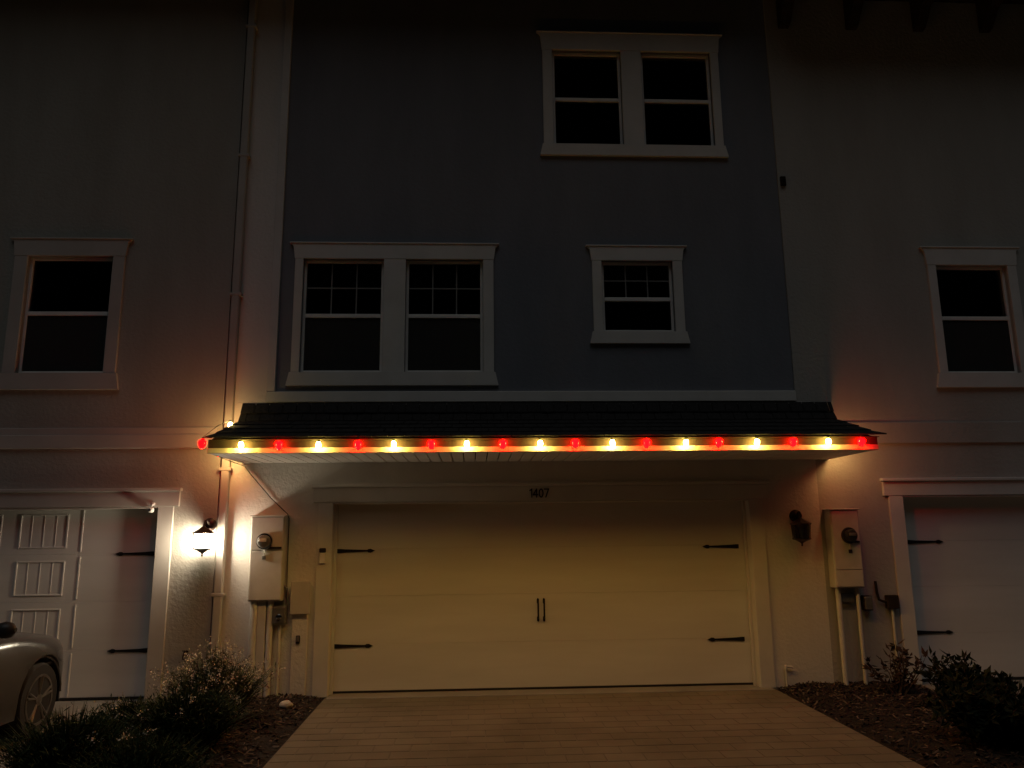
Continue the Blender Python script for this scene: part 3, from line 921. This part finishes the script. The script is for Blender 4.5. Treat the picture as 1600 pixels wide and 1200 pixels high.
# ------------------------------------------------------------------ plants
def tuft(label, c, rx, ry, h, n, plumes, seed, group, blade='grass_blade'):
    rnd = random.Random(seed)
    t = thing('ornamental_grass', label, 'shrub', c, group)
    mb = MB()
    pl = MB()
    for i in range(n):
        a = rnd.uniform(0, 2 * pi)
        q = math.sqrt(rnd.random())
        bx0 = c[0] + cos(a) * q * rx * .45
        by0 = c[1] + sin(a) * q * ry * .45
        L = h * rnd.uniform(.55, 1.0) * (1.06 - .30 * q)
        out = q * rnd.uniform(.6, 1.25)
        tipx, tipy = c[0] + cos(a) * rx * out + rnd.gauss(0, .05), c[1] + sin(a) * ry * out + rnd.gauss(0, .05)
        pts = []
        for s in (0, .35, .7, 1):
            e = s ** 1.6
            pts.append(Vector((bx0 + (tipx - bx0) * e, by0 + (tipy - by0) * e, c[2] + L * (s - .16 * q * s * s * s))))
        w = rnd.uniform(.004, .008)
        side = Vector((-sin(a + rnd.uniform(-1, 1)), cos(a + rnd.uniform(-1, 1)), 0)) * w
        vv = []
        for p, k in zip(pts, (1, 1.1, .8, .12)):
            vv += [p - side * k, p + side * k]
        mb.add(vv, [(0, 1, 3, 2), (2, 3, 5, 4), (4, 5, 7, 6)])
        # short side leaves give the mass some body
        for _ in range(3):
            s = rnd.uniform(.25, .95)
            k = min(2, int(s * 3))
            p = pts[k].lerp(pts[k + 1], s * 3 - k)
            dr = Vector((rnd.gauss(0, 1), rnd.gauss(0, 1), rnd.uniform(.1, 1.2))).normalized() * rnd.uniform(.03, .07)
            sd = dr.cross(Vector((rnd.gauss(0, 1), rnd.gauss(0, 1), rnd.gauss(0, 1)))).normalized() * rnd.uniform(.004, .007)
            mb.add([p, p + dr * .5 + sd, p + dr, p + dr * .5 - sd], [(0, 1, 2, 3)])
        if i < plumes:
            p = pts[-1]
            d = (pts[-1] - pts[-2]).normalized()
            for _ in range(22):
                o = p + d * rnd.uniform(-.04, .05) + Vector((rnd.gauss(0, .018), rnd.gauss(0, .018), rnd.gauss(0, .014)))
                e1 = Vector((rnd.gauss(0, 1), rnd.gauss(0, 1), rnd.gauss(0, 1))).normalized() * rnd.uniform(.006, .013)
                e2 = e1.cross(Vector((rnd.gauss(0, 1), rnd.gauss(0, 1), rnd.gauss(0, 1)))).normalized() * rnd.uniform(.004, .009)
                pl.add([o - e1, o + e2, o + e1, o - e2], [(0, 1, 2, 3)])
    mb.build('foliage', blade, t)
    if plumes:
        pl.build('flower_plumes', 'plume', t)
    return t


GP = 'ornamental grasses in the left bed'
tuft('tall ornamental grass with pale flower heads below the glowing lantern', (-3.30, -1.15, .02), .52, .50, .74, 1300, 170, 21, GP, 'grass_pale')
tuft('dark grass clump just in front of the flowering clump, near the mulch', (-3.22, -2.15, .02), .50, .55, .60, 1700, 10, 22, GP)
tuft('dark grass clump in the lower left corner in front of the car wheel', (-3.72, -3.05, .02), .50, .52, .60, 1700, 8, 23, GP)
tuft('nearest dark grass clump at the bottom edge of the picture', (-3.10, -3.35, .02), .48, .48, .46, 1400, 0, 24, GP)
tuft('low grass clump at the edge of the taupe house driveway', (-3.80, -1.95, .02), .38, .50, .44, 1200, 8, 25, GP)


def shrub(label, c, rx, ry, h, nstem, nleaf, seed, leafm, group, lw=.03):
    rnd = random.Random(seed)
    t = thing('leafy_shrub', label, 'shrub', c, group)
    tw = MB()
    lf = MB()
    for i in range(nstem):
        a = rnd.uniform(0, 2 * pi)
        q = math.sqrt(rnd.random())
        top = Vector((c[0] + cos(a) * q * rx, c[1] + sin(a) * q * ry, c[2] + h * rnd.uniform(.55, 1.0) * (1.08 - .4 * q * q)))
        base = Vector((c[0] + cos(a) * q * rx * .18, c[1] + sin(a) * q * ry * .18, c[2]))
        mid = base.lerp(top, .5) + Vector((rnd.gauss(0, .03), rnd.gauss(0, .03), .03))
        tw.tube([base, mid, top], [.008, .006, .002], 5)
        for j in range(nleaf):
            s = rnd.uniform(.15, 1.0)
            p = base.lerp(mid, s * 2) if s < .5 else mid.lerp(top, s * 2 - 1)
            d = Vector((rnd.gauss(0, 1), rnd.gauss(0, 1), rnd.gauss(.35, .7))).normalized()
            L = rnd.uniform(.06, .12)
            sd = d.cross(Vector((rnd.gauss(0, .5), rnd.gauss(0, .5), 1))).normalized() * rnd.uniform(.6, 1.0) * lw
            nrm = sd.cross(d).normalized() * .008
            p = p + d * .01
            lf.add([p, p + d * L * .4 + sd - nrm, p + d * L, p + d * L * .4 - sd - nrm, p + d * L * .45 + nrm * .5],
                   [(0, 1, 4), (1, 2, 4), (2, 3, 4), (3, 0, 4)])
    tw.build('stems', 'twig', t)
    lf.build('leaves', leafm, t)
    return t


GS = 'shrubs in the right bed'
shrub('sparse bronze leaved shrub below the dim meter box', (3.72, -.62, .02), .34, .28, .56, 16, 14, 31, 'leaf_red', GS, .022)
shrub('dense dark shrub in front of the right garage door', (4.02, -1.25, .02), .42, .46, .54, 34, 26, 32, 'leaf', GS)
shrub('large black shrub nearest the lower right corner', (3.42, -2.55, .02), .46, .55, .55, 70, 34, 33, 'leaf', GS)


# ------------------------------------------------------------------ parked car, nose towards the left garage
def car(cx, nose_y, label):
    """car seen from its right rear; +y is forward"""
    t = thing('parked_car', label, 'car', (cx, nose_y - 2.2, 0))
    L, W = 4.45, 0.885
    fwy, rwy = nose_y - .86, nose_y - .86 - 2.62
    RA = .375
    ys = sorted({*[nose_y - s for s in (0.02, .06, .12, .20, .30, .42, 1.35, 1.6, 1.9, 2.3, 2.7, 2.95, 4.0, 4.15, 4.28, 4.38, 4.43)],
                 *[fwy + RA * cos(pi * k / 12) for k in range(13)], *[rwy + RA * cos(pi * k / 12) for k in range(13)],
                 fwy + RA + .02, fwy - RA - .02, rwy + RA + .02, rwy - RA - .02})
    secs = []
    for y in ys:
        s = nose_y - y
        # plan taper at nose and tail
        w = W
        if s < .75: w = W * (1 - .34 * (1 - s / .75) ** 2.2)
        if s > 3.9: w = W * (1 - .16 * ((s - 3.9) / .55) ** 2)
        # top line: bonnet, beltline, boot
        if s < 1.25:
            zt = .70 + .25 * min(1, s / 1.25) ** .55
        elif s < 3.7:
            zt = .95 + .02 * (s - 1.25)
        else:
            zt = 1.0 - .10 * ((s - 3.7) / .75) ** 2
        if s < .15: zt -= .16 * (1 - s / .15) ** 2
        zl = .22 + (.10 * (1 - s / .3) if s < .3 else 0) + (.14 * ((s - 4.1) / .33) if s > 4.1 else 0)
        za = zl
        for wy in (fwy, rwy):
            dd = RA * RA - (y - wy) ** 2
            if dd > -1e-9:
                za = max(za, .325 + math.sqrt(max(0, dd)))
        flare = 0.0
        for wy in (fwy, rwy):
            flare = max(flare, .028 * max(0, 1 - ((y - wy) / (RA + .22)) ** 2))
        zm = max(.55, za + .01)
        sh = zt - .11
        zm = min(zm, sh - .02)
        secs.append([(w - .05 + flare, za), (w + flare, za + .012), (w + .004 + flare * .9, zm + .01), (w - .012 + flare * .6, sh - .01),
                     (w - .05, zt - .045), (w - .13, zt - .010), (w * .62, zt + .018), (w * .3, zt + .032), (0, zt + .036)])
    mb = MB()
    n = len(secs[0])
    for y, sec in zip(ys, secs):
        ring = [(cx + x, y, z) for x, z in sec] + [(cx - x, y, z) for x, z in reversed(sec[:-1])]
        mb.v += ring
    N = 2 * n - 1
    for i in range(len(ys) - 1):
        for k in range(N - 1):
            a = i * N + k
            mb.f.append((a, a + 1, a + N + 1, a + N))
    mb.f.append(tuple(range(N)))
    mb.f.append(tuple((len(ys) - 1) * N + k for k in range(N - 1, -1, -1)))
    mb.build('body', 'paint', t, True)
    MB().box(cx - .55, cx + .55, nose_y - 4.2, nose_y - .25, .20, .60).build('underbody', 'tyre', t)
    # cabin
    cab = [(-1.22, .955, .80, .80), (-2.0, 1.40, .62, .80), (-2.5, 1.455, .60, .80), (-3.15, 1.42, .60, .79), (-3.85, 1.0, .74, .78)]
    gl = MB()
    for dy, z, w, wb in cab:
        gl.v += [(cx - wb, nose_y + dy, .93), (cx - w, nose_y + dy, z - .03), (cx - w * .9, nose_y + dy, z), (cx + w * .9, nose_y + dy, z), (cx + w, nose_y + dy, z - .03), (cx + wb, nose_y + dy, .93)]
    for i in range(len(cab) - 1):
        for k in range(5):
            a = i * 6 + k
            gl.f.append((a, a + 1, a + 7, a + 6))
    gl.f.append(tuple(range(6)))
    gl.f.append(tuple(range((len(cab) - 1) * 6 + 5, (len(cab) - 1) * 6 - 1, -1)))
    gl.build('windows', 'carglass', t, True)
    rf = MB()
    for dy, z, w in ((-1.98, 1.40, .60), (-2.2, 1.445, .59), (-2.5, 1.468, .58), (-2.9, 1.46, .58), (-3.18, 1.42, .58)):
        rf.v += [(cx - w, nose_y + dy, z - .02), (cx - w * .85, nose_y + dy, z + .012), (cx, nose_y + dy, z + .03), (cx + w * .85, nose_y + dy, z + .012), (cx + w, nose_y + dy, z - .02)]
    for i in range(4):
        for k in range(4):
            a = i * 5 + k
            rf.f.append((a, a + 1, a + 6, a + 5))
    rf.build('roof', 'paint', t, True)
    for s in (-1, 1):
        # wheels
        for wy in (fwy, rwy):
            wx = cx + s * (W - .105)
            ty = MB().lathe([(.20, -.105), (.30, -.108), (.318, -.085), (.322, 0), (.318, .085), (.30, .108), (.20, .105)], (wx, wy, .322), 32, 'x').build('wheel', 'tyre', t, True)
            rim = MB().lathe([(.205, -.09), (.205, .09)], (wx, wy, .322), 28, 'x')
            rim.build('rim_barrel', 'dark_plastic', ty, True)
            sp = MB().lathe([(.215, s * .098), (.222, s * .109), (.198, s * .110), (.195, s * .094)], (wx, wy, .322), 28, 'x')
            for q in range(5):
                a = 2 * pi * q / 5 + .3
                for off in (-.05, .05):
                    p0 = Vector((wx + s * .095, wy + .04 * cos(a), .322 + .04 * sin(a)))
                    p1 = Vector((wx + s * .108, wy + .205 * cos(a + off * 2.4), .322 + .205 * sin(a + off * 2.4)))
                    sp.tube([p0, p1], [.016, .012], 6)
            sp.lathe([(.055, s * .085), (.05, s * .108), (.02, s * .115)], (wx, wy, .322), 16, 'x')
            sp.build('rim', 'rim', ty, True)
        # arch liner edge
        for wy in (fwy, rwy):
            MB().tube([(cx + s * (W - .005), wy + (RA - .004) * cos(pi * k / 16), .325 + (RA - .004) * sin(pi * k / 16)) for k in range(17)], .012, 6).build('arch_trim', 'paint', t, True)
        # mirror
        mp = (cx + s * (W + .07), nose_y - 1.62, 1.02)
        MB().lathe([(.01, -.075), (.055, -.06), (.07, 0), (.06, .05), (.02, .085)], mp, 12, 'x').build('mirror', 'dark_plastic', t, True)
        MB().tube([(cx + s * (W - .09), nose_y - 1.60, .965), (cx + s * (W + .02), nose_y - 1.61, .99)], .018, 6).build('mirror_arm', 'dark_plastic', t, True)
        # lamps
        MB().lathe([(.01, .10), (.07, .085), (.10, .04), (.105, -.02), (.05, -.08)], (cx + s * .60, nose_y - .16, .62), 14, 'y').build('headlight', 'lens', t, True)
        MB().bbox(cx + s * .72 - .10, cx + s * .72 + .10, nose_y - 4.45, nose_y - 4.25, .72, .88, .03).build('tail_light', 'tail', t)
        MB().bbox(cx + s * (W + .002) - .006, cx + s * (W + .002) + .008, nose_y - 2.55, nose_y - 2.38, .80, .82, .004).build('door_handle', 'chrome', t)
    MB().bbox(cx - .34, cx + .34, nose_y - .075, nose_y - .012, .40, .54, .02).build('grille', 'dark_plastic', t)
    MB().bbox(cx - .24, cx + .24, nose_y - 4.47, nose_y - 4.40, .55, .67, .008).build('plate_recess', 'dark_plastic', t)
    return t


car(-5.66, -.62, 'dark gray car parked nose first at the taupe garage')
